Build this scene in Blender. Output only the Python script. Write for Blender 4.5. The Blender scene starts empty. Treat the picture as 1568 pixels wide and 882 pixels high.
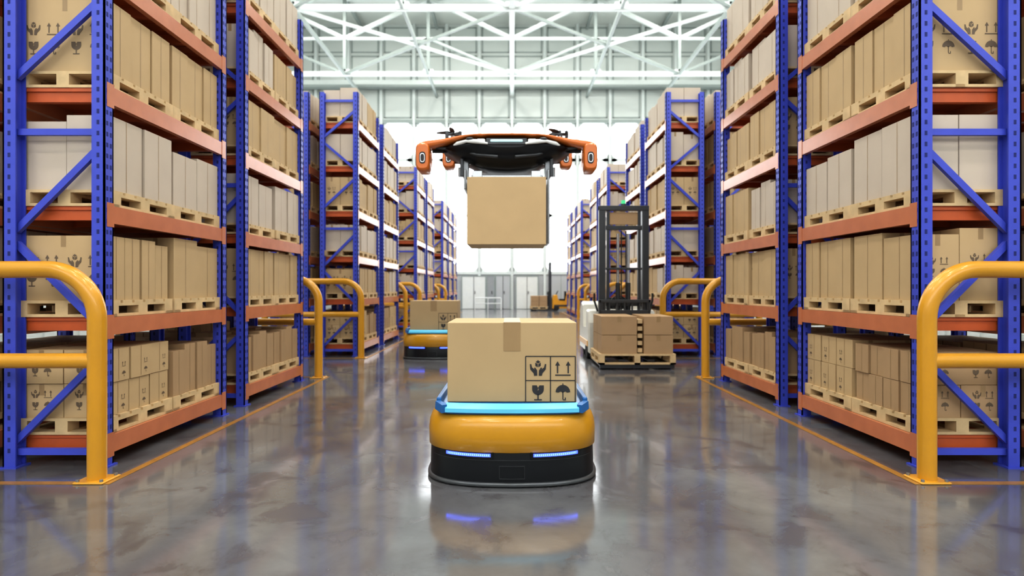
import bpy, math, random
from mathutils import Vector, Matrix
random.seed(7)
H=1.4; F=871.0
scene=bpy.context.scene
COL=scene.collection

# ------------------------------------------------------------ materials
def mat(name,c,rough=.5,metal=0.,var=.06,scale=6.,emit=None,es=0.,bump=0.,coat=0.,spec=.5,c2=None):
    m=bpy.data.materials.new(name); m.use_nodes=True
    nt=m.node_tree; b=nt.nodes['Principled BSDF']
    b.inputs['Roughness'].default_value=rough; b.inputs['Metallic'].default_value=metal
    b.inputs['Coat Weight'].default_value=coat
    b.inputs['Specular IOR Level'].default_value=spec
    tc=nt.nodes.new('ShaderNodeTexCoord'); nz=nt.nodes.new('ShaderNodeTexNoise')
    nz.inputs['Scale'].default_value=scale; nz.inputs['Detail'].default_value=4
    nt.links.new(tc.outputs['Object'],nz.inputs['Vector'])
    mx=nt.nodes.new('ShaderNodeMix'); mx.data_type='RGBA'
    d=c2 if c2 else tuple(max(0,x*(1-var*2)) for x in c)
    mx.inputs['A'].default_value=(*d,1); mx.inputs['B'].default_value=(*[min(1,x*(1+var)) for x in c],1)
    nt.links.new(nz.outputs['Fac'],mx.inputs['Factor']); nt.links.new(mx.outputs['Result'],b.inputs['Base Color'])
    if bump:
        bp=nt.nodes.new('ShaderNodeBump'); bp.inputs['Strength'].default_value=bump; bp.inputs['Distance'].default_value=.01
        nt.links.new(nz.outputs['Fac'],bp.inputs['Height']); nt.links.new(bp.outputs['Normal'],b.inputs['Normal'])
    if emit:
        b.inputs['Emission Color'].default_value=(*emit,1); b.inputs['Emission Strength'].default_value=es
    return m
M={}
M['blue']=mat('blue_rack_paint',(.060,.085,.54),.36,var=.08)
M['hole']=mat('upright_slot',(.012,.02,.16),.7)
M['beam']=mat('orange_beam_paint',(.56,.19,.085),.24,var=.1,spec=1.)
M['deck']=mat('orange_deck',(.58,.12,.03),.45,var=.12)
M['wood']=mat('pallet_wood',(.68,.50,.28),.7,var=.18,scale=9,bump=.2)
M['tan']=mat('cardboard_tan',(.54,.385,.21),.7,var=.06,scale=3)
M['parcel']=mat('parcel_cardboard',(.47,.335,.18),.7,var=.05,scale=3)
M['tan2']=mat('cardboard_brown',(.43,.285,.155),.7,var=.06,scale=3)
M['pale']=mat('cardboard_pale',(.57,.48,.39),.6,var=.05,scale=3)
M['tape']=mat('packing_tape',(.36,.24,.12),.4)
M['ink']=mat('black_ink',(.03,.028,.03),.6)
M['ink2']=mat('faded_ink',(.15,.105,.065),.6)
M['seam']=mat('box_seam',(.20,.13,.07),.8)
M['yellow']=mat('yellow_guard_paint',(.60,.295,.018),.3,var=.05,coat=.2)
M['line']=mat('floor_line_paint',(.36,.18,.035),.3,var=.25,scale=14)
M['agvy']=mat('robot_yellow',(.52,.255,.008),.3,var=.02,coat=.2)
M['black']=mat('black_plastic',(.008,.009,.011),.3,spec=.3)
M['dark']=mat('dark_grey_metal',(.05,.053,.058),.35,metal=.3)
M['grey']=mat('grey_metal',(.30,.31,.32),.35,metal=.6)
M['lip']=mat('skirt_grey',(.10,.105,.11),.3,metal=.5)
M['silver']=mat('silver_metal',(.62,.63,.64),.25,metal=.9)
M['rubber']=mat('rubber',(.02,.02,.02),.8)
M['bluep']=mat('robot_blue_tray',(.02,.13,.36),.3,emit=(.02,.22,.6),es=.06)
M['cyan']=mat('cyan_light',(.10,.38,.52),.3,emit=(.12,.55,.8),es=.4)
M['plite']=mat('drone_status_light',(.5,.65,.68),.3,emit=(.5,.8,.85),es=.35)
M['bled']=mat('blue_led',(.03,.06,.6),.3,emit=(.04,.07,1.),es=6.)
M['cled']=mat('pale_led',(.2,.4,.8),.3,emit=(.25,.4,1.),es=1.5)
M['orange']=mat('drone_orange',(.60,.16,.02),.28,var=.03,coat=.3)
M['white']=mat('white_paint',(.80,.82,.81),.45,var=.03)
M['steel']=mat('white_steel',(.72,.77,.76),.45,var=.03)
M['steelg']=mat('grey_green_steel',(.36,.41,.40),.5,var=.05)
M['wall']=mat('wall_panel_white',(.66,.70,.68),.6,var=.03,scale=.5)
M['wallg']=mat('wall_panel_grey',(.52,.54,.56),.5,var=.04,scale=.5)
M['ceil']=mat('roof_panel',(.76,.80,.77),.7,var=.04,scale=.3)
M['door']=mat('door_grey',(.36,.38,.40),.5)
M['truckw']=mat('truck_white',(.75,.73,.66),.35,coat=.3)
M['trucky']=mat('truck_yellow',(.75,.36,.02),.35,coat=.3)
M['green']=mat('green_beacon',(.05,.5,.2),.3,emit=(.1,.9,.4),es=.5)
M['added_lamp']=mat('added_lamp_diffuser',(.9,.9,.9),.4,emit=(1,.98,.94),es=3)  # glowing face of the added overhead lamps

# ------------------------------------------------------------ mesh builder
class MB:
    def __init__(s): s.v=[];s.f=[];s.m=[];s.mats=[];s.sm=[]
    def mi(s,k):
        if k not in s.mats: s.mats.append(k)
        return s.mats.index(k)
    def add(s,vs,fs,k,smooth=False):
        o=len(s.v); s.v+=[tuple(p) for p in vs]; i=s.mi(k)
        for f in fs: s.f.append(tuple(o+a for a in f)); s.m.append(i); s.sm.append(smooth)
    def box(s,x0,x1,y0,y1,z0,z1,k,R=None):
        x0,x1=min(x0,x1),max(x0,x1); y0,y1=min(y0,y1),max(y0,y1); z0,z1=min(z0,z1),max(z0,z1)
        vs=[(x0,y0,z0),(x1,y0,z0),(x1,y1,z0),(x0,y1,z0),(x0,y0,z1),(x1,y0,z1),(x1,y1,z1),(x0,y1,z1)]
        if R: vs=[tuple(R@Vector(p)) for p in vs]
        s.add(vs,[(0,3,2,1),(4,5,6,7),(0,1,5,4),(1,2,6,5),(2,3,7,6),(3,0,4,7)],k)
    def rbox(s,x0,x1,y0,y1,z0,z1,k,b=.02,R=None):
        x0,x1=min(x0,x1),max(x0,x1); y0,y1=min(y0,y1),max(y0,y1); z0,z1=min(z0,z1),max(z0,z1)
        cx,cy=(x0+x1)/2,(y0+y1)/2; hx,hy=(x1-x0)/2,(y1-y0)/2
        def ring(z,i):
            a,c=hx-i,hy-i; q=b
            P=[]
            for (sx,sy,a0) in ((1,1,0),(-1,1,90),(-1,-1,180),(1,-1,270)):
                for t in (0,30,60,90):
                    an=math.radians(a0+t); P.append((cx+sx*(a-q)+q*math.cos(an),cy+sy*(c-q)+q*math.sin(an),z))
            return P
        rings=[ring(z0,b*.6),ring(z0+b*.3,b*.2),ring(z0+b*.7,0),ring(z1-b*.7,0),ring(z1-b*.3,b*.2),ring(z1,b*.6)]
        if R: rings=[[tuple(R@Vector(p)) for p in r] for r in rings]
        s.loft(rings,k,smooth=False)
    def beam(s,p,q,w,h,k):
        p=Vector(p);q=Vector(q);d=(q-p); d.normalize()
        up=Vector((0,0,1)) if abs(d.z)<.95 else Vector((0,1,0))
        a=d.cross(up).normalized(); b=a.cross(d).normalized()
        vs=[]
        for o in (p,q):
            for (i,j) in ((-1,-1),(1,-1),(1,1),(-1,1)): vs.append(o+a*(i*w/2)+b*(j*h/2))
        s.add(vs,[(0,1,2,3),(7,6,5,4),(0,4,5,1),(1,5,6,2),(2,6,7,3),(3,7,4,0)],k)
    def loft(s,rings,k,smooth=True,cap=True):
        n=len(rings[0]); vs=[p for r in rings for p in r]; fs=[]
        for i in range(len(rings)-1):
            for j in range(n):
                a=i*n+j;b=i*n+(j+1)%n; fs.append((a,b,b+n,a+n))
        s.add(vs,fs,k,smooth)
        if cap:
            s.add(rings[0],[tuple(reversed(range(n)))],k); s.add(rings[-1],[tuple(range(n))],k)
    def tube(s,pts,r,k,n=16,rx=None):
        P=[Vector(p) for p in pts]; rings=[]; prev=None
        for i,p in enumerate(P):
            t=(P[min(i+1,len(P)-1)]-P[max(i-1,0)]).normalized()
            if prev is None:
                u=Vector((0,0,1)) if abs(t.z)<.9 else Vector((0,1,0))
                a=t.cross(u).normalized()
            else:
                a=(prev-t*prev.dot(t)).normalized()
            prev=a; b=t.cross(a).normalized()
            rr=r[i] if isinstance(r,(list,tuple)) else r
            rings.append([tuple(p+a*(rr*math.cos(2*math.pi*j/n))+b*((rx or rr)*math.sin(2*math.pi*j/n))) for j in range(n)])
        s.loft(rings,k)
    def cyl(s,p,q,r,k,n=20): s.tube([p,q],r,k,n)
    def poly(s,pts,k): s.add(pts,[tuple(range(len(pts)))],k)
    def sphere(s,c,rx,ry,rz,k,n=20,m=10):
        rings=[]
        for i in range(m+1):
            a=-math.pi/2+math.pi*(i+.0)/m; rr=max(math.cos(a),.02)
            rings.append([(c[0]+rx*rr*math.cos(2*math.pi*j/n),c[1]+ry*rr*math.sin(2*math.pi*j/n),c[2]+rz*math.sin(a)) for j in range(n)])
        s.loft(rings,k)
    def mesh(s,name):
        me=bpy.data.meshes.new(name); me.from_pydata(s.v,[],s.f)
        for k in s.mats: me.materials.append(M[k])
        me.polygons.foreach_set('material_index',s.m); me.polygons.foreach_set('use_smooth',s.sm)
        me.update(); return me
    def obj(s,name,parent=None,loc=(0,0,0)):
        return mkobj(name,s.mesh(name),parent,loc)
def mkobj(name,me,parent=None,loc=(0,0,0),rz=0):
    o=bpy.data.objects.new(name,me); COL.objects.link(o); o.location=loc; o.rotation_euler=(0,0,rz)
    if parent: o.parent=parent
    return o
def empty(name,loc=(0,0,0),rz=0):
    e=bpy.data.objects.new(name,None); COL.objects.link(e); e.location=loc; e.rotation_euler=(0,0,rz); e.empty_display_size=.2; return e

# ------------------------------------------------------------ icons (printed marks)
def arc(cx,cy,r,a0,a1,n=12): return [(cx+r*math.cos(math.radians(a0+(a1-a0)*i/n)),cy+r*math.sin(math.radians(a0+(a1-a0)*i/n))) for i in range(n+1)]
ICON={}
ICON['arrows']=[[(-.55,.75),(-.8,.3),(-.62,.3),(-.62,-.5),(-.48,-.5),(-.48,.3),(-.3,.3)][::-1],
                [(.55,.75),(.3,.3),(.48,.3),(.48,-.5),(.62,-.5),(.62,.3),(.8,.3)][::-1],
                [(-.8,-.75),(.8,-.75),(.8,-.63),(-.8,-.63)]]
ICON['glass']=[arc(0,.35,.6,180,360)+[(.6,.75),(.15,.75),(.0,.5),(.1,.3),(-.05,.2),(.0,.45),(-.12,.75),(-.6,.75)],
               [(-.07,-.7),(.07,-.7),(.07,-.2),(-.07,-.2)],[(-.4,-.8),(.4,-.8),(.4,-.68),(-.4,-.68)]]
ICON['umbrella']=[arc(0,.05,.75,0,180,16)+[(-.45,.0),(-.25,.12),(0,.0),(.25,.12),(.45,.0)],
               [(-.05,-.7),(.05,-.7),(.05,.1),(-.05,.1)],[(.0,-.8),(.3,-.8),(.3,-.5),(.2,-.5),(.2,-.7),(.0,-.7)],[(-.05,.8),(.05,.8),(.05,.95),(-.05,.95)]]
ICON['hands']=[[(0,.85),(-.25,.68),(0,.52),(.25,.68)],[(-.28,.6),(-.03,.44),(-.03,.12),(-.28,.28)],[(.28,.6),(.28,.28),(.03,.12),(.03,.44)],
               [(-.85,.45),(-.7,.45),(-.62,.1),(-.35,-.1),(-.42,.05),(-.3,.1),(-.1,-.2),(-.08,-.75),(-.4,-.75),(-.45,-.5),(-.8,-.1)],
               [(.85,.45),(.8,-.1),(.45,-.5),(.4,-.75),(.08,-.75),(.1,-.2),(.3,.1),(.42,.05),(.35,-.1),(.62,.1),(.7,.45)]]
def icon(mb,kind,cu,cv,s,fn,k='ink'):
    for P in ICON[kind]: mb.poly([fn(cu+s*u,cv+s*v) for u,v in P],k)
def rect(mb,u0,u1,v0,v1,fn,k): mb.poly([fn(u0,v0),fn(u1,v0),fn(u1,v1),fn(u0,v1)],k)
def icon_grid(mb,u0,u1,v0,v1,fn,t=.008):
    um=(u0+u1)/2; vm=(v0+v1)/2
    for u in (u0,um,u1): rect(mb,u-t/2,u+t/2,v0,v1,fn,'ink')
    for v in (v0,vm,v1): rect(mb,u0,u1,v-t/2,v+t/2,fn,'ink')
    s=min(u1-u0,v1-v0)/4*.80
    icon(mb,'hands',(u0+um)/2,(vm+v1)/2,s,fn); icon(mb,'arrows',(u1+um)/2,(vm+v1)/2,s,fn)
    icon(mb,'glass',(u0+um)/2,(vm+v0)/2,s,fn); icon(mb,'umbrella',(u1+um)/2,(vm+v0)/2,s,fn)

# ------------------------------------------------------------ pallet
def pallet(mb,x0,x1,y0,y1,z,h=.13,k='wood'):
    W=x1-x0;D=y1-y0;t=h*.17
    n=6
    for i in range(n):
        a=y0+(D)*i/n; mb.box(x0,x1,a,a+D/n*.8 if i<n-1 else y1,z+h-t,z+h,k)
    for i in range(3):
        a=x0+(W-.1)*i/2; mb.box(a,a+.1,y0,y1,z+h-2*t,z+h-t,k); mb.box(a,a+.1,y0,y1,z,z+t,k)
        for j in range(3):
            b=y0+(D-.12)*j/2; mb.box(a,a+.1,b,b+.12,z+t,z+h-2*t,k)
    for j in (0,1):
        b=y0+(D-.1)*j; mb.box(x0,x1,b,b+.1,z,z+t,k)

LD=.74; LW=.85
def load(nx,ny,nz,h,k,icons=0,tape=True,seed=0,big=False):
    R=random.Random(seed); mb=MB(); ph=.13
    pallet(mb,-LD/2,LD/2,-LW/2,LW/2,0,ph)
    bw=(LD-.02)/nx; bd=(LW-.03)/ny; bh=h/nz
    for i in range(nx):
        for j in range(ny):
            drop=R.choice([0,0,.03,.05]) if nz==1 else 0
            for l in range(nz):
                x0=-LD/2+.01+i*bw+.003; x1=x0+bw-.006
                y0=-LW/2+.015+j*bd+R.uniform(.003,.014); y1=-LW/2+.015+(j+1)*bd-R.uniform(.003,.014)
                sx=R.uniform(0,.02)
                z0=ph+l*bh; z1=z0+bh-.004-(drop if l==nz-1 else 0)
                if i==0: x0+=sx
                if i==nx-1: x1-=sx
                mb.box(x0,x1,y0,y1,z0,z1,k)
                xm=(x0+x1)/2; ym=(y0+y1)/2
                if tape:
                    for (yy,sg) in ((y0,-1),(y1,1)):
                        mb.poly([(xm-.02,yy+sg*.001,z1-.09),(xm+.02,yy+sg*.001,z1-.09),(xm+.02,yy+sg*.001,z1),(xm-.02,yy+sg*.001,z1)],'tape')
                for (xx,sg) in ((x0,-1),(x1,1)):
                    mb.poly([(xx+sg*.001,ym-.0035,z0+.01),(xx+sg*.001,ym+.0035,z0+.01),(xx+sg*.001,ym+.0035,z1-.003),(xx+sg*.001,ym-.0035,z1-.003)],'tape')
                if icons:
                    for sg,yy in ((-1,y0),(1,y1)):
                        fn=lambda u,v,yy=yy,sg=sg:(-sg*u,yy+sg*.002,v)
                        zc=(z0+z1)/2-(.03 if big else 0); s=min(.072 if big else .045,bh*.2)
                        for off in ((-.17,.17) if big else (0,)):
                            for a,kk in ((-1,'glass'),(1,'umbrella')):
                                icon(mb,kk,-sg*xm+a*s*1.1+off,zc-s*.9,s*.9,fn,'ink2')
                            for a,kk in ((-1,'hands'),(1,'arrows')):
                                icon(mb,kk,-sg*xm+a*s*1.1+off,zc+s*1.2,s*.9,fn,'ink2')
                    if icons>1:
                        for sg,xx in ((-1,x0),(1,x1)):
                            fn=lambda u,v,xx=xx,sg=sg:(xx+sg*.002,sg*u,v)
                            s=min(.028,bd*.12)
                            icon(mb,'umbrella',sg*(ym+bd*.22),z0+bh*.2,s,fn,'ink2'); icon(mb,'arrows',sg*(ym+bd*.22),z0+bh*.5,s,fn,'ink2')
    return mb.mesh('pallet_load')
LOADS={'pale':[load(2,2,1,.60,'pale',0,False,1),load(2,2,1,.54,'pale',0,False,2),load(2,3,1,.58,'pale',0,True,3)],
 'tan':[load(1,3,1,.58,'tan',1,True,4,True),load(1,4,1,.52,'tan',1,True,5,True),load(2,2,1,.58,'tan',1,True,8)],
 'tier':[load(2,3,2,.54,'tan',2,True,6),load(2,4,2,.52,'tan2',1,True,7),load(2,4,1,.48,'tan2',0,True,9)]}

# ------------------------------------------------------------ pallet rack
BAY=1.89; RD=.79; RH=5.42; LV=[.24,1.17,2.05,2.99,3.92,4.82]
def rack_mesh(s):
    mb=MB(); pw=.10
    X=lambda a:s*a
    for y0 in (0,BAY-pw):
        for x0 in (0,RD-pw):
            mb.box(X(x0),X(x0+pw),y0,y0+.012,0,RH,'blue'); mb.box(X(x0),X(x0+pw),y0+pw-.012,y0+pw,0,RH,'blue')
            xf=x0 if x0==0 else x0+pw-.012
            mb.box(X(xf),X(xf+.012),y0,y0+pw,0,RH,'blue')
            mb.box(X(x0+.03),X(x0+pw-.03),y0+.012,y0+pw-.012,0,RH,'blue')
            mb.box(X(x0-.02),X(x0+pw+.02),y0-.02,y0+pw+.02,0,.012,'blue')
            z=.12
            while z<RH-.08:
                for yy in (.022,.062):
                    e=-.0015 if x0==0 else pw-.0005
                    mb.box(X(x0+e),X(x0+e+.002),y0+yy,y0+yy+.018,z,z+.034,'hole')
                for e in (-.0015,pw-.0005):
                    mb.box(X(x0+.04),X(x0+.06),y0+e,y0+e+.002,z,z+.034,'hole')
                z+=.085
        ym=y0+pw/2
        for (za,zo) in ((.85,.2),(1.1,1.75),(2.5,1.85),(3.65,3.05),(3.85,4.4),(5.05,4.5)):
            mb.beam((X(pw*.7),ym,za),(X(RD-pw*.7),ym,zo),.035,.05,'blue')
        for zz in (.12,2.62,5.25): mb.beam((X(pw*.5),ym,zz),(X(RD-pw*.5),ym,zz),.035,.05,'blue')
    for i,z in enumerate(LV):
        bh=.14
        for x0 in (.0,RD-.05):
            mb.box(X(x0),X(x0+.05),pw,BAY-pw,z-bh,z-.002,'beam')
            mb.box(X(x0-.004 if x0==0 else x0+.05),X(x0 if x0==0 else x0+.054),pw-.075,pw+.004,z-bh-.03,z+.02,'beam')
            mb.box(X(x0-.004 if x0==0 else x0+.05),X(x0 if x0==0 else x0+.054),BAY-pw-.004,BAY-pw+.075,z-bh-.03,z+.02,'beam')
        n=10; L=BAY-2*pw
        for j in range(n):
            a=pw+L*j/n; mb.box(X(.05),X(RD-.05),a+.006,a+L/n-.006,z-.03,z,'deck')
        for j in range(4):
            a=pw+.02+(L-.09)*j/3; mb.box(X(.05),X(RD-.05),a,a+.05,z-.11,z-.03,'deck')
    return mb.mesh('rack_frame')
RM={1:rack_mesh(1),-1:rack_mesh(-1)}
PAT=['tier','tan','pale','tan','pale','pale']
def rack(x,s,y,fixed=False):
    e=empty('pallet_rack',(x,y,0))
    mkobj('rack_frame',RM[s],e)
    for l,z in enumerate(LV):
        for j in range(2):
            kind=PAT[l]
            if not fixed and random.random()<.25: kind=random.choice(['tan','pale'])
            if l==0: kind='tier'
            me=random.choice(LOADS[kind])
            if fixed and l==3 and j==0: me=LOADS['tan'][0]
            if fixed and l==2: me=LOADS['pale'][j]
            yy=BAY/2+(-1 if j==0 else 1)*(.43)
            mkobj('pallet_load',me,e,(s*(RD/2)+random.uniform(-.01,.01),yy+random.uniform(-.008,.008),z),random.choice([0,math.pi]))
XR=3.16
STARTS=[(4.41,2),(11.66,2),(18.91,2),(26.16,3)]
for st,n in STARTS:
    for b in range(n):
        y=st+b*(BAY+.42)
        for s in (1,-1):
            rack(s*XR,s,y,st<5 and b==0)
            rack(s*(XR+2*RD+.22),-s,y)

# ------------------------------------------------------------ guards & floor lines
def guard(sx,y):
    mb=MB(); r=.062; x0=3.02; x1=4.95; zt=1.535; R=.36
    pts=[(sx*x0,0,.01),(sx*x0,0,zt-R)]
    for i in range(1,13):
        a=math.radians(180-90*i/12); pts.append((sx*(x0+R+R*math.cos(a)),0,zt-R+R*math.sin(a)))
    for i in range(1,13):
        a=math.radians(90-90*i/12); pts.append((sx*(x1-R+R*math.cos(a)),0,zt-R+R*math.sin(a)))
    pts.append((sx*x1,0,.01))
    mb.tube(pts,r,'yellow',24)
    mb.cyl((sx*x0,0,.87),(sx*x1,0,.87),.055,'yellow')
    for x in (x0,x1):
        mb.rbox(sx*x-.11,sx*x+.11,-.10,.10,0,.015,'yellow',.01)
        for i in (-1,1):
            for j in (-1,1): mb.cyl((sx*x+i*.085,j*.075,.015),(sx*x+i*.085,j*.075,.03),.012,'grey',8)
    mb.obj('safety_guard_rail',None,(0,y,0))
for st,n in STARTS:
    en=st+n*BAY+(n-1)*.42
    for s in (1,-1):
        guard(s,st-.27)
        if en<30: guard(s,en+.27)
        mb=MB(); a=2.87;b=2.93; y0=st-.36; y1=en+.36
        mb.box(s*a,s*b,y0,y1,0.0005,.003,'line')
        mb.box(s*b,s*5.3,y0,y0+.06,0.0005,.003,'line'); mb.box(s*b,s*5.3,y1-.06,y1,0.0005,.003,'line')
        mb.obj('floor_marking_line')

# ------------------------------------------------------------ building shell
fm=bpy.data.materials.new('polished_concrete'); fm.use_nodes=True
nt=fm.node_tree; b=nt.nodes['Principled BSDF']
tc=nt.nodes.new('ShaderNodeTexCoord')
def noise(sc,det=6,rg=.6,dist=0):
    n=nt.nodes.new('ShaderNodeTexNoise'); n.inputs['Scale'].default_value=sc; n.inputs['Detail'].default_value=det
    n.inputs['Roughness'].default_value=rg; n.inputs['Distortion'].default_value=dist
    nt.links.new(tc.outputs['Object'],n.inputs['Vector']); return n
def ramp(src,stops):
    r=nt.nodes.new('ShaderNodeValToRGB'); e=r.color_ramp.elements
    e[0].position=stops[0][0]; e[0].color=(*stops[0][1],1); e[1].position=stops[-1][0]; e[1].color=(*stops[-1][1],1)
    for p,c in stops[1:-1]:
        q=e.new(p); q.color=(*c,1)
    nt.links.new(src,r.inputs['Fac']); return r
n1=noise(.8,6,.55,.4); n2=noise(2.6,8,.62,.5)
c1=ramp(n1.outputs['Fac'],[(.34,(.098,.090,.093)),(.5,(.125,.125,.13)),(.66,(.165,.168,.172))])
c2=ramp(n2.outputs['Fac'],[(.36,(.62,.58,.59)),(.46,(.93,.92,.93)),(.66,(1.08,1.08,1.08))])
mx=nt.nodes.new('ShaderNodeMix'); mx.data_type='RGBA'; mx.blend_type='MULTIPLY'; mx.inputs['Factor'].default_value=1
nt.links.new(c1.outputs['Color'],mx.inputs['A']); nt.links.new(c2.outputs['Color'],mx.inputs['B'])
nt.links.new(mx.outputs['Result'],b.inputs['Base Color'])
r1=ramp(n2.outputs['Fac'],[(.34,(.26,)*3),(.45,(.12,)*3),(.7,(.08,)*3)])
nt.links.new(r1.outputs['Color'],b.inputs['Roughness'])
bp=nt.nodes.new('ShaderNodeBump'); bp.inputs['Strength'].default_value=.03; bp.inputs['Distance'].default_value=.02
nt.links.new(n2.outputs['Fac'],bp.inputs['Height']); nt.links.new(bp.outputs['Normal'],b.inputs['Normal'])
b.inputs['Specular IOR Level'].default_value=1.0
b.inputs['IOR'].default_value=1.7
M['floor']=fm
WX=15.26; YB=38.; Y0=-12.; ZC=19.
mb=MB(); mb.box(-WX,WX,Y0,YB,-.2,0,'floor'); mb.obj('floor')
mb=MB(); mb.box(-WX,WX,Y0,YB+.3,ZC,ZC+.2,'ceil')
mb.obj('ceiling')
mb=MB(); mb.box(-WX,WX,Y0-.25,Y0,-.2,8,'wallg'); mb.box(-WX,WX,Y0-.25,Y0,13,ZC,'wall')  # unseen wall added to cut front reflections, open strip lets sky light in
for i in range(-7,8): mb.box(i*2.18-.09,i*2.18+.09,Y0-.1,Y0+.1,0,ZC,'steel')
mb.obj('wall_front_added')
for s,nm in ((-1,'wall_left'),(1,'wall_right')):
    mb=MB(); mb.box(s*WX,s*(WX+.25),Y0,YB+.3,-.2,ZC,'wall')
    y=Y0+.5
    while y<YB: mb.box(s*(WX-.06),s*WX,y,y+.12,0,ZC,'wall'); y+=1.5
    mb.obj(nm)
PW=2.18; ZW=[2.4,6.24,9.95,12.5]
mb=MB()
mb.box(-WX,WX,YB,YB+.25,0,ZW[0],'wallg')
mb.box(-WX,WX,YB,YB+.25,ZW[3],ZC,'wall')
for i in range(-7,8):
    x=i*PW
    mb.box(x-.09,x+.09,YB-.14,YB,0,ZC,'steel')
    if i<7:
        for (za,zb) in ((12.75,14.7),(15.1,16.9),(17.1,18.8)):
            for (a,b2,c,d) in ((x+.18,x+PW-.18,za,za+.07),(x+.18,x+PW-.18,zb-.07,zb),(x+.18,x+.25,za,zb),(x+PW-.25,x+PW-.18,za,zb)):
                mb.box(a,b2,YB-.05,YB,c,d,'steelg')
        za,zb=.1,2.25
        mb.box(x+.12,x+PW-.12,YB-.03,YB,za,zb,'wallg')
        mb.box(x+PW/2-.02,x+PW/2+.02,YB-.04,YB-.03,za,zb,'steelg')
mb.box(-WX,WX,YB-.1,YB,2.3,2.5,'steel')
mb.box(-WX,WX,YB-.1,YB,12.4,12.62,'steelg')
mb.obj('wall_back')
mb=MB(); mb.box(-WX,WX,YB-.55,YB-.14,14.75,15.1,'steel'); mb.box(-WX,WX,YB-.7,YB-.14,14.6,14.75,'steelg'); mb.obj('trim_1')
for i in range(-7,7):
    x0=i*PW; mb=MB()
    for r in range(3):
        z0,z1=ZW[r],ZW[r+1]; t=.1; ch=.42
        a,b2=x0+.09,x0+PW-.09
        y0,y1=YB,YB+.12
        mb.box(a,b2,y0,y1,z0,z0+t,'steel'); mb.box(a,b2,y0,y1,z1-t,z1,'steel')
        mb.box(a,a+.05,y0,y1,z0,z1,'steel'); mb.box(b2-.05,b2,y0,y1,z0,z1,'steel')
        for (cx,sx) in ((a,1),(b2,-1)):
            for (cz,sz) in ((z0,1),(z1,-1)):
                P=[(cx,cz),(cx+sx*ch,cz),(cx,cz+sz*ch)]
                v=[(p[0],y0,p[1]) for p in P]+[(p[0],y1,p[1]) for p in P]
                mb.add(v,[(0,1,2),(3,5,4),(0,3,4,1),(1,4,5,2),(2,5,3,0)],'steel')
    mb.obj('window_%d'%(i+8))
def door(n,x0,x1,z1,k,split=True):
    mb=MB(); y=YB-.24; e=YB-.16
    mb.box(x0,x1,y,e,.02,z1,k); mb.box(x0-.06,x0,y-.02,e,.0,z1+.06,'steelg'); mb.box(x1,x1+.06,y-.02,e,0,z1+.06,'steelg'); mb.box(x0,x1,y-.02,e,z1,z1+.06,'steelg')
    if split: mb.box((x0+x1)/2-.015,(x0+x1)/2+.015,y-.01,y,.02,z1,'dark')
    mb.box((x0+x1)/2+.06,(x0+x1)/2+.1,y-.05,y,1.0,1.2,'dark')
    mb.obj('door_%d'%n)
door(1,-3.3,-1.78,2.15,'white'); door(2,-1.64,-1.2,2.2,'door',False); door(3,-1.05,-.15,2.2,'wallg'); door(4,.3,1.7,2.15,'white')
mb=MB()
mb.tube([(-2.4,0,0),(-2.4,0,.7),(-2.35,0,.76),(-.75,0,.76),(-.7,0,.7),(-.7,0,0)],.035,'white',10)
mb.cyl((-2.4,0,.4),(-.7,0,.4),.03,'white',10); mb.cyl((-1.55,0,0),(-1.55,0,.76),.03,'white',10)
mb.obj('barrier_rail',None,(0,36.6,0))

# roof trusses
NX=[-15,-10,-5,0,5,10,15]
def truss(y):
    mb=MB(); zb,zm,zt=14.2,16.3,18.7
    mb.beam((-15.2,y,zb),(15.2,y,zb),.28,.22,'steel'); mb.beam((-15.2,y,zm),(15.2,y,zm),.14,.14,'steel'); mb.beam((-15.2,y,zt),(15.2,y,zt),.25,.22,'steel')
    for i,x in enumerate(NX):
        mb.beam((x,y,zb),(x,y,zt),.18,.18,'steelg' if i!=3 else 'steel')
        if i<6:
            x2=NX[i+1]
            if i%2==0: mb.beam((x,y,zm),(x2,y,zb),.14,.14,'steelg'); mb.beam((x,y,zt),(x2,y,zm),.2,.2,'steel')
            else: mb.beam((x,y,zb),(x2,y,zm),.14,.14,'steelg'); mb.beam((x,y,zm),(x2,y,zt),.2,.2,'steel')
        mb.box(x-.3,x+.3,y-.09,y+.09,zb-.12,zb+.25,'steel')
    mb.obj('roof_truss')
TY=[2,10,18,26,34]
for y in TY: truss(y)
mb=MB()
for i in range(len(TY)):
    a=TY[i]; c=TY[i+1] if i+1<len(TY) else YB
    for j,x in enumerate(NX):
        mb.beam((x,a,14.2),(x,c,14.2),.26 if x==0 else .13,.2,'steel' if x==0 else 'steelg')
        mb.beam((x,a,18.75),(x,c,18.75),.16,.2,'steelg')
    if i+1<len(TY):
        for (xa,xb) in ((0,-10),(0,10)):
            mb.beam((xa,c,14.2),(xb,a,14.2),.14,.14,'steel')
            mb.beam((xb,c,14.2),(xa,a,14.2),.12,.12,'steelg')
mb.obj('roof_bracing')
mb=MB(); y=-10
while y<YB:
    mb.beam((-15.2,y,18.9),(15.2,y,18.9),.1,.16,'steelg'); y+=4.
mb.obj('roof_purlin')

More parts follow.
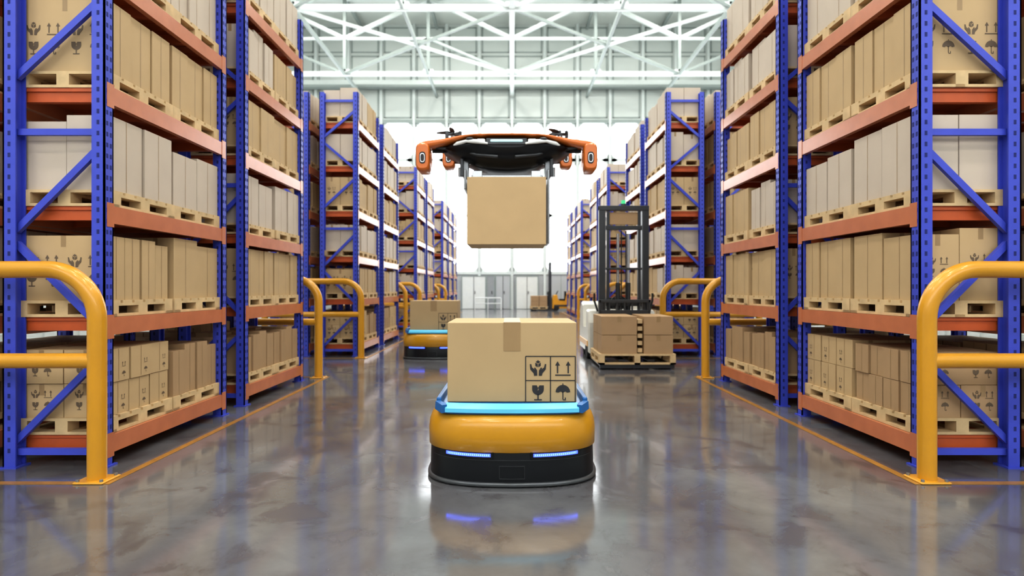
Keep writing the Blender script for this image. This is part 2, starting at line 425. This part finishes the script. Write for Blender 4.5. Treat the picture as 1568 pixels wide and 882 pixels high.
for y in (-7,-1,7,13,19,25,31):  # lamp grid added out of view to light the hall from above
    for x in (-10,-3.2,3.2,10):
        e=empty('added_ceiling_lamp',(x,y,18.2))
        mb=MB(); mb.rbox(-.9,.9,-.7,.7,.05,.2,'white',.04); mb.box(-.82,.82,-.62,.62,.02,.05,'added_lamp'); mb.cyl((-.6,0,.2),(-.6,0,.75),.02,'grey',8); mb.cyl((.6,0,.2),(.6,0,.75),.02,'grey',8)
        mb.obj('added_lamp_housing',e)
        L=bpy.data.lights.new('added_lamp_light','AREA'); L.shape='RECTANGLE'; L.size=1.6; L.size_y=1.2; L.energy=430; L.color=(1,.97,.91)
        o=bpy.data.objects.new('added_lamp_light',L); COL.objects.link(o); o.parent=e; o.location=(0,0,.01)

# ------------------------------------------------------------ mobile robot with parcel
def outline(hw,hd,z,sc=1.,bulge=.12,n=96,p=5.):
    P=[]
    for i in range(n):
        t=2*math.pi*i/n; c,s_=math.cos(t),math.sin(t)
        x=hw*math.copysign(abs(c)**(2/p),c); y=hd*math.copysign(abs(s_)**(2/p),s_)
        w=abs(y)/hd
        y+= (-1 if y<0 else 1)*bulge*(1-(x/hw)**2)*w
        P.append((x*sc,y*sc,z))
    return P
def parcel(parent,w,d,h,y0,z0,name='cardboard_box'):
    mb=MB()
    mb.rbox(-w/2,w/2,y0,y0+d,z0,z0+h,'parcel',.006)
    zt=z0+h+.001
    mb.poly([(-w/2+.01,y0+d/2-.003,zt),(w/2-.01,y0+d/2-.003,zt),(w/2-.01,y0+d/2+.003,zt),(-w/2+.01,y0+d/2+.003,zt)],'seam')
    tw=.063
    mb.box(-tw,tw,y0+.0,y0+d,z0+h,z0+h+.002,'tape')
    mb.box(-tw,tw,y0-.002,y0,z0+h-.21,z0+h+.002,'tape'); mb.box(-tw,tw,y0+d,y0+d+.002,z0+h-.21,z0+h+.002,'tape')
    fn=lambda u,v:(u,y0-.003,v)
    icon_grid(mb,w/2-.375,w/2-.010,z0-.02,z0+.335,fn,.007)
    return mb.obj(name,parent)
def robot(x,y):
    e=empty('mobile_robot',(x,y,0)); hw,hd=.642,.52
    mb=MB()
    mb.loft([outline(hw,hd,.008,.985),outline(hw,hd,.014,1.),outline(hw,hd,.030,1.),outline(hw,hd,.036,.985),outline(hw,hd,.038,.95)],'lip')
    mb.obj('base_skirt',e)
    mb=MB()
    mb.loft([outline(hw,hd,.036,.972),outline(hw,hd,.24,.965),outline(hw,hd,.26,.95)],'black')
    def fy(u,sc):
        q=(1-(abs(u)/(hw*sc))**5)**(1/5)
        return -sc*(hd*q+.12*(1-(u/(hw*sc))**2)*q)
    def strip(u0,u1,z0,z1,sc,k,off=.004,n=14):
        vs=[];fs=[]
        for i in range(n+1):
            u=u0+(u1-u0)*i/n; yy=fy(u,sc)-off
            vs+= [(u,yy,z0),(u,yy,z1),(u,yy+.012,z0),(u,yy+.012,z1)]
        for i in range(n):
            a=i*4; fs+=[(a,a+4,a+5,a+1),(a+1,a+5,a+7,a+3),(a,a+2,a+6,a+4)]
        fs+=[(0,1,3,2),(n*4,n*4+2,n*4+3,n*4+1)]
        mb.add(vs,fs,k)
    for sg in (-1,1):
        strip(sg*.13 ,sg*.50,.205,.25,.966,'black',.009)
        strip(sg*.15,sg*.47,.217,.239,.966,'bled',.012)
        for i in range(21):
            u=sg*(.16+i*.0142); strip(u,u+sg*.008,.222,.235,.966,'cled',.0135,1)
    for (a,b2,c,d) in ((-.088,.088,.15,.153),(-.088,.088,.062,.065),(-.090,-.087,.062,.153),(.087,.090,.062,.153)):
        strip(a,b2,c,d,.968,'dark',.006,4)
    strip(-.57,.57,.190,.193,.968,'dark',.0045,24)
    mb.obj('lower_body',e)
    mb=MB()
    mb.loft([outline(hw,hd,.242,.965),outline(hw,hd,.248,.985),outline(hw,hd,.36,.988),outline(hw,hd,.415,.978),outline(hw,hd,.452,.957),outline(hw,hd,.478,.93),outline(hw,hd,.492,.88),outline(hw,hd,.495,.8)],'agvy')
    mb.obj('upper_body',e)
    mb=MB(); tw,td=.56,.51
    mb.loft([outline(tw,td,.49,.95,.05,96,9),outline(tw,td,.505,1.,.05,96,9),outline(tw,td,.535,1.,.05,96,9),outline(tw,td,.562,.965,.05,96,9),outline(tw,td,.558,.90,.05,96,9)],'bluep')
    n=24; vs=[];fs=[]
    for i in range(n+1):
        u=-.48+.96*i/n; yb=-(td+.05*(1-(u/tw)**2))
        vs+=[(u,yb-.012,.512),(u,yb-.012,.54),(u*.985,yb+.035,.573),(u,yb+.06,.56),(u,yb+.02,.512)]
    for i in range(n):
        a=i*5
        for j in range(5):
            k2=(j+1)%5; fs.append((a+j,a+5+j,a+5+k2,a+k2))
    fs+=[(0,1,2,3,4),tuple(n*5+j for j in (4,3,2,1,0))]
    mb.add(vs,fs,'cyan')
    for sg in (-1,1):
        mb.rbox(sg*.535-.018,sg*.535+.018,-.44,.46,.53,.60,'bluep',.012)
        mb.beam((sg*.485,-.53,.535),(sg*.542,-.45,.55),.04,.06,'bluep')
    mb.obj('lift_tray',e)
    mb=MB()
    for (a,b2) in ((-.42,-.3),(.42,-.3),(-.42,.3),(.42,.3),(-.45,0),(.45,0)):
        mb.cyl((a-.03,b2,.05),(a+.03,b2,.05),.05,'rubber',16)
    mb.obj('wheels',e)
    parcel(e,.95,.62,.583,-.42,.563)
    return e
robot(0,4.60)
robot(-1.56,11.75)

# ------------------------------------------------------------ delivery drone
def drone(x,y):
    k=7./F
    e=empty('delivery_drone',(x,y,0)); Z=lambda yy:1.4+(441-yy)*k
    X=lambda xx:(xx-776)*k
    top=[(688,229),(705,222),(730,219),(755,218),(776,218),(797,218),(822,219),(847,222),(864,229)]
    bot=[(872,235),(852,243),(834,251),(822,258),(804,262),(776,263),(748,262),(730,258),(718,251),(700,243),(680,235)]
    prof=[(X(a),Z(b2)) for a,b2 in top+bot]
    zc=Z(230)
    rings=[]
    for yy,sc,sz in ((-.34,.45,.18),(-.31,.72,.42),(-.24,.93,.72),(-.1,1,.95),(.1,1,1),(.35,.95,1),(.6,.75,.85),(.82,.5,.6),(.92,.3,.3)):
        rings.append([(a*sc,yy,zc+(b2-zc)*sz) for a,b2 in prof])
    mb=MB(); mb.loft(rings,'black')
    for sg in (-1,1):
        mb.tube([(sg*.22,-.36,Z(231)),(sg*.36,-.36,Z(228)),(sg*.47,-.34,Z(227)),(sg*.58,-.28,Z(229)),(sg*.66,-.22,Z(233))],[.012,.026,.018,.026,.012],'white',10)
        mb.tube([(sg*.1,-.32,Z(249)),(sg*.35,-.27,Z(245)),(sg*.55,-.2,Z(236)),(sg*.85,-.16,Z(231))],.02,'dark',10)
        mb.sphere((sg*.43,-.34,Z(224)),.05,.04,.02,'dark',12,6)
        mb.rbox(sg*.3-.05,sg*.3+.05,-.36,-.26,Z(230),Z(224),'white',.012)
    mb.rbox(-.19,.19,-.37,-.26,Z(229),Z(225),'plite',.012)
    mb.rbox(-.24,.24,-.355,-.2,Z(232.5),Z(223),'dark',.01)
    mb.obj('fuselage',e)
    mb=MB()
    path=[(-1.03,Z(240)),(-1.04,Z(234)),(-1.01,Z(229.5)),(-.95,Z(228)),(-.85,Z(226.5)),(-.74,Z(224.5)),(-.62,Z(221.5)),(-.50,Z(218.5)),(-.38,Z(217)),(-.2,Z(216.5)),(0,Z(216.5))]
    path=path+[(-a,b2) for a,b2 in path[-2::-1]]
    n=len(path)
    def arch(scx,yc,dz,wyi,wyo):
        rings=[]
        for i,(a,zz) in enumerate(path):
            t=Vector((path[min(i+1,n-1)][0]-path[max(i-1,0)][0],0,path[min(i+1,n-1)][1]-path[max(i-1,0)][1])).normalized()
            nn=Vector((-t.z,0,t.x)); c=Vector((a*scx,yc,zz+dz))
            f=min(1,max(0,(abs(a)-.4)/.5)); wy=wyi+(wyo-wyi)*f; th=.018+.030*f
            R=[]
            for j in range(20):
                q=2*math.pi*j/20; cc,ss=math.cos(q),math.sin(q)
                R.append(tuple(c+Vector((0,wy*math.copysign(abs(cc)**.6,cc),0))+nn*(th*math.copysign(abs(ss)**.6,ss))))
            rings.append(R)
        mb.loft(rings,'orange')
    arch(1.,-.14,0,.20,.12)
    arch(.80,.85,.09,.10,.08)
    mb.obj('arch_shell',e)
    mb=MB()
    def pod(px,py,zb,zt,w,dd):
        cz=(zb+zt)/2; hh=(zt-zb)/2; rings=[]
        for yy,sc in ((-dd,.82),(-dd*.95,.92),(-dd*.8,1),(dd*.75,1),(dd*.95,.9),(dd,.7)):
            R=[]
            for j in range(32):
                q=2*math.pi*j/32; c,s_=math.cos(q),math.sin(q)
                R.append((px+w*sc*math.copysign(abs(c)**.6,c),py+yy,cz+hh*sc*math.copysign(abs(s_)**.4,s_)))
            rings.append(R)
        mb.loft(rings,'orange')
        for (rx,rz,kk,off) in ((.46,.42,'black',.003),(.34,.32,'silver',.006),(.26,.26,'ink',.009)):
            mb.poly([(px+w*rx*math.copysign(abs(math.cos(2*math.pi*j/24))**.7,math.cos(2*math.pi*j/24)),py-dd-off,cz-hh*.1+hh*rz*math.copysign(abs(math.sin(2*math.pi*j/24))**.6,math.sin(2*math.pi*j/24))) for j in range(24)],kk)
    for sg in (-1,1):
        pod(sg*.995,-.12,Z(268),Z(226.5),.083,.16)
        pod(sg*.80,.85,Z(262)+.20,Z(234)+.24,.085,.12)
        mb.tube([(sg*.55,.3,Z(234)),(sg*.62,.6,Z(229)),(sg*.7,.85,Z(222))],.05,'black',12)
        mb.tube([(sg*.5,.0,Z(231)),(sg*.72,-.05,Z(232)),(sg*.9,-.1,Z(234))],[.06,.035,.03],'black',12)
    mb.obj('sensor_pods',e)
    mb=MB()
    for (px,py,z0) in ((-.65,-.05,Z(218)),(.65,-.05,Z(218)),(-.62,.85,Z(209)),(.62,.85,Z(209))):
        mb.cyl((px,py,z0-.06),(px,py,z0+.03),.055,'dark',16); mb.cyl((px,py,z0+.03),(px,py,z0+.06),.035,'grey',12)
        mb.cyl((px,py,z0+.06),(px,py,z0+.13),.015,'dark',10)
        mb.rbox(px-.07,px+.07,py-.02,py+.02,z0+.07,z0+.10,'dark',.008)
        mb.rbox(px-.10,px-.06,py-.02,py+.02,z0+.04,z0+.12,'dark',.008); mb.rbox(px+.06,px+.10,py-.02,py+.02,z0+.04,z0+.12,'dark',.008)
        for a0 in (20,200,110,290):
            a=math.radians(a0+px*40); c,s_=math.cos(a),math.sin(a)
            w=.024; L=.21; P=[(.02,.012),(.07,w),(.13,w),(L,.008)]
            poly=P+[(r,-ww) for r,ww in P[::-1]]
            top_=[(px+c*r-s_*q,py+s_*r+c*q,z0+.11+q*.4) for r,q in poly]; bt=[(a1,b1,c1-.006) for a1,b1,c1 in top_]; m=len(poly)
            mb.add(top_+bt,[tuple(range(m)),tuple(reversed(range(m,2*m)))]+[(i,(i+1)%m,m+(i+1)%m,m+i) for i in range(m)],'dark')
    mb.obj('rotors',e)
    mb=MB()
    for sg in (-1,1):
        mb.rbox(sg*.50-.035,sg*.50+.035,-.05,.05,Z(274),Z(246),'grey',.01)
        mb.rbox(sg*.45-.13,sg*.45+.13,-.03,.03,Z(252),Z(247),'dark',.008)
        mb.rbox(sg*.505-.015,sg*.505+.015,-.12,.3,Z(374) if sg>0 else Z(292),Z(262),'grey',.008)
        mb.rbox(sg*.545-.02,sg*.545+.02,-.10,-.02,Z(272),Z(244),'dark',.008)
        mb.cyl((sg*.57,-.05,Z(272)),(sg*.57,-.05,Z(258)),.022,'grey',10); mb.rbox(sg*.36-.06,sg*.36+.06,-.04,.04,Z(274),Z(262),'silver',.008)
    mb.rbox(-.44,.44,-.02,.3,Z(277),Z(268),'silver',.01)
    mb.obj('parcel_clamp',e)
    mb=MB(); mb.rbox(-.468,.468,-.28,.42,Z(377),Z(277.5),'tan',.008)
    mb.obj('carried_box',e)
    return e
drone(-.064,7.0)

# ------------------------------------------------------------ forklift
def forklift(x,y,rz,bodymat):
    e=empty('forklift',(x,y,0),rz)
    mb=MB()
    for sg in (-1,1):
        mb.rbox(sg*.52-.1,sg*.52+.1,.05,1.5,.03,.085,'dark',.02)
        for yy in (.15,.3): mb.cyl((sg*.52-.08,yy,.05),(sg*.52+.08,yy,.05),.05,'rubber',16)
    mb.box(-.64,.64,.02,.06,.02,.08,'dark')
    for sg in (-1,1): mb.rbox(sg*.25-.06,sg*.25+.06,.08,1.25,.13,.165,'dark',.01)
    mb.obj('outrigger_legs',e)
    mb=MB()
    pallet(mb,-.66,.66,.0,1.05,.087,.18); mb.obj('pallet',e)
    mb=MB()
    z=.268
    for (x0,x1) in ((-.61,.0),(.12,.62)):
        for (y0,y1) in ((.03,.52),(.54,1.03)):
            for l in range(2):
                zz=z+l*.325; mb.rbox(x0,x1,y0,y1,zz,zz+.318,'tan2',.006)
                xm=(x0+x1)/2; mb.box(xm-.035,xm+.035,y0-.002,y0,zz+.22,zz+.318,'tape')
    for i in range(5): mb.box(.02,.10,.08,.9,z+.02+i*.125,z+.09+i*.125,'wood')
    mb.obj('stacked_boxes',e)
    mb=MB(); y0=1.16; zt=2.98
    for sg in (-1,1):
        a=sg*.42
        mb.rbox(a-.06,a+.06,y0,y0+.14,.06,zt,'dark',.01)
        mb.box(a-sg*.06-.012,a-sg*.06+.012,y0+.02,y0+.12,.08,zt-.04,'grey')
        a=sg*.30
        mb.rbox(a-.028,a+.028,y0+.03,y0+.11,.3,zt-.1,'dark',.008)
        mb.cyl((sg*.1,y0+.1,.2),(sg*.1,y0+.1,2.45),.03,'silver',12)
        mb.cyl((sg*.1,y0+.1,.2),(sg*.1,y0+.1,1.5),.045,'dark',12)
        mb.box(sg*.045-.012,sg*.045+.012,y0+.04,y0+.05,.5,2.5,'rubber')
    mb.rbox(-.48,.48,y0-.01,y0+.15,zt-.09,zt,'dark',.01)
    mb.rbox(-.36,.36,y0+.02,y0+.12,2.52,2.6,'dark',.01)
    mb.rbox(-.3,.3,y0+.05,y0+.09,2.62,2.86,'tan2',.01)
    mb.rbox(-.44,.44,y0+.05,y0+.13,1.05,1.12,'dark',.01)
    mb.rbox(-.36,.36,y0+.02,y0+.1,1.75,1.79,'dark',.01)
    mb.obj('mast',e)
    mb=MB(); yc=1.08
    mb.rbox(-.48,.48,yc,yc+.06,.25,.37,'dark',.01); mb.rbox(-.48,.48,yc,yc+.06,.88,.98,'dark',.01)
    for i in range(-3,4): mb.rbox(i*.145-.015,i*.145+.015,yc+.01,yc+.05,.3,1.15,'dark',.006)
    mb.rbox(-.5,.5,yc,yc+.06,1.12,1.18,'dark',.01)
    for sg in (-1,1):
        mb.rbox(sg*.47-.02,sg*.47+.02,yc,yc+.06,.28,1.18,'dark',.008)
        mb.tube([(sg*.5,yc+.12,.95),(sg*.56,yc+.15,1.15),(sg*.56,yc+.15,1.3)],.02,'rubber',8)
    mb.obj('carriage',e)
    prof=[(1.35,.12),(1.35,.72),(1.42,.95),(1.62,.98),(1.7,.62),(2.15,.6),(2.25,1.05),(2.5,1.12),(2.72,.95),(2.8,.5),(2.78,.12)]
    mb=MB()
    rings=[]
    for xx,sc in ((-.66,.94),(-.63,1),(.63,1),(.66,.94)):
        rings.append([(xx,2.07+(a-2.07)*sc,.6+(b2-.6)*sc) for a,b2 in prof])
    mb.loft(rings,bodymat,False)
    for sg in (-1,1):
        mb.rbox(sg*.665-.01,sg*.665+.01,1.45,2.7,.25,.36,'trucky' if bodymat=='truckw' else 'dark',.005)
        mb.cyl((sg*.58-.09,1.6,.17),(sg*.58+.09,1.6,.17),.17,'rubber',24)
        mb.cyl((sg*.52-.09,2.5,.17),(sg*.52+.09,2.5,.17),.17,'rubber',24)
    mb.rbox(-.3,.3,1.8,2.2,.6,.72,'black',.03); mb.rbox(-.28,.28,2.14,2.24,.7,1.2,'black',.03)
    mb.cyl((0,1.6,.95),(0,1.68,1.1),.025,'dark',10)
    mb.tube([(.16*math.cos(t*math.pi/8),1.68+.07*math.sin(t*math.pi/8),1.1+.14*math.sin(t*math.pi/8)) for t in range(17)],.014,'black',8)
    mb.obj('truck_body',e)
    mb=MB(); mb.cyl((0,y0+.07,zt),(0,y0+.07,zt+.04),.05,'dark',14); mb.cyl((0,y0+.07,zt+.04),(0,y0+.07,zt+.11),.04,'green',14); mb.obj('beacon',e)
forklift(2.15,9.75,0,'truckw')
forklift(1.15,35.8,math.radians(-90),'trucky')

# ------------------------------------------------------------ light & camera
w=bpy.data.worlds.new('sky'); scene.world=w; w.use_nodes=True
bg=w.node_tree.nodes['Background']; bg.inputs['Color'].default_value=(.95,.98,1,1); bg.inputs['Strength'].default_value=6.
cam=bpy.data.cameras.new('camera'); cam.lens=F/1568*36; cam.sensor_width=36; cam.clip_end=200
cam.dof.use_dof=True; cam.dof.focus_distance=4.4; cam.dof.aperture_fstop=1.3
co=bpy.data.objects.new('camera',cam); COL.objects.link(co); co.location=(0,0,H); co.rotation_euler=(math.pi/2,0,0)
scene.camera=co
scene.view_settings.view_transform='Standard'
scene.view_settings.look='None'
scene.view_settings.exposure=-.04
scene.view_settings.gamma=.84
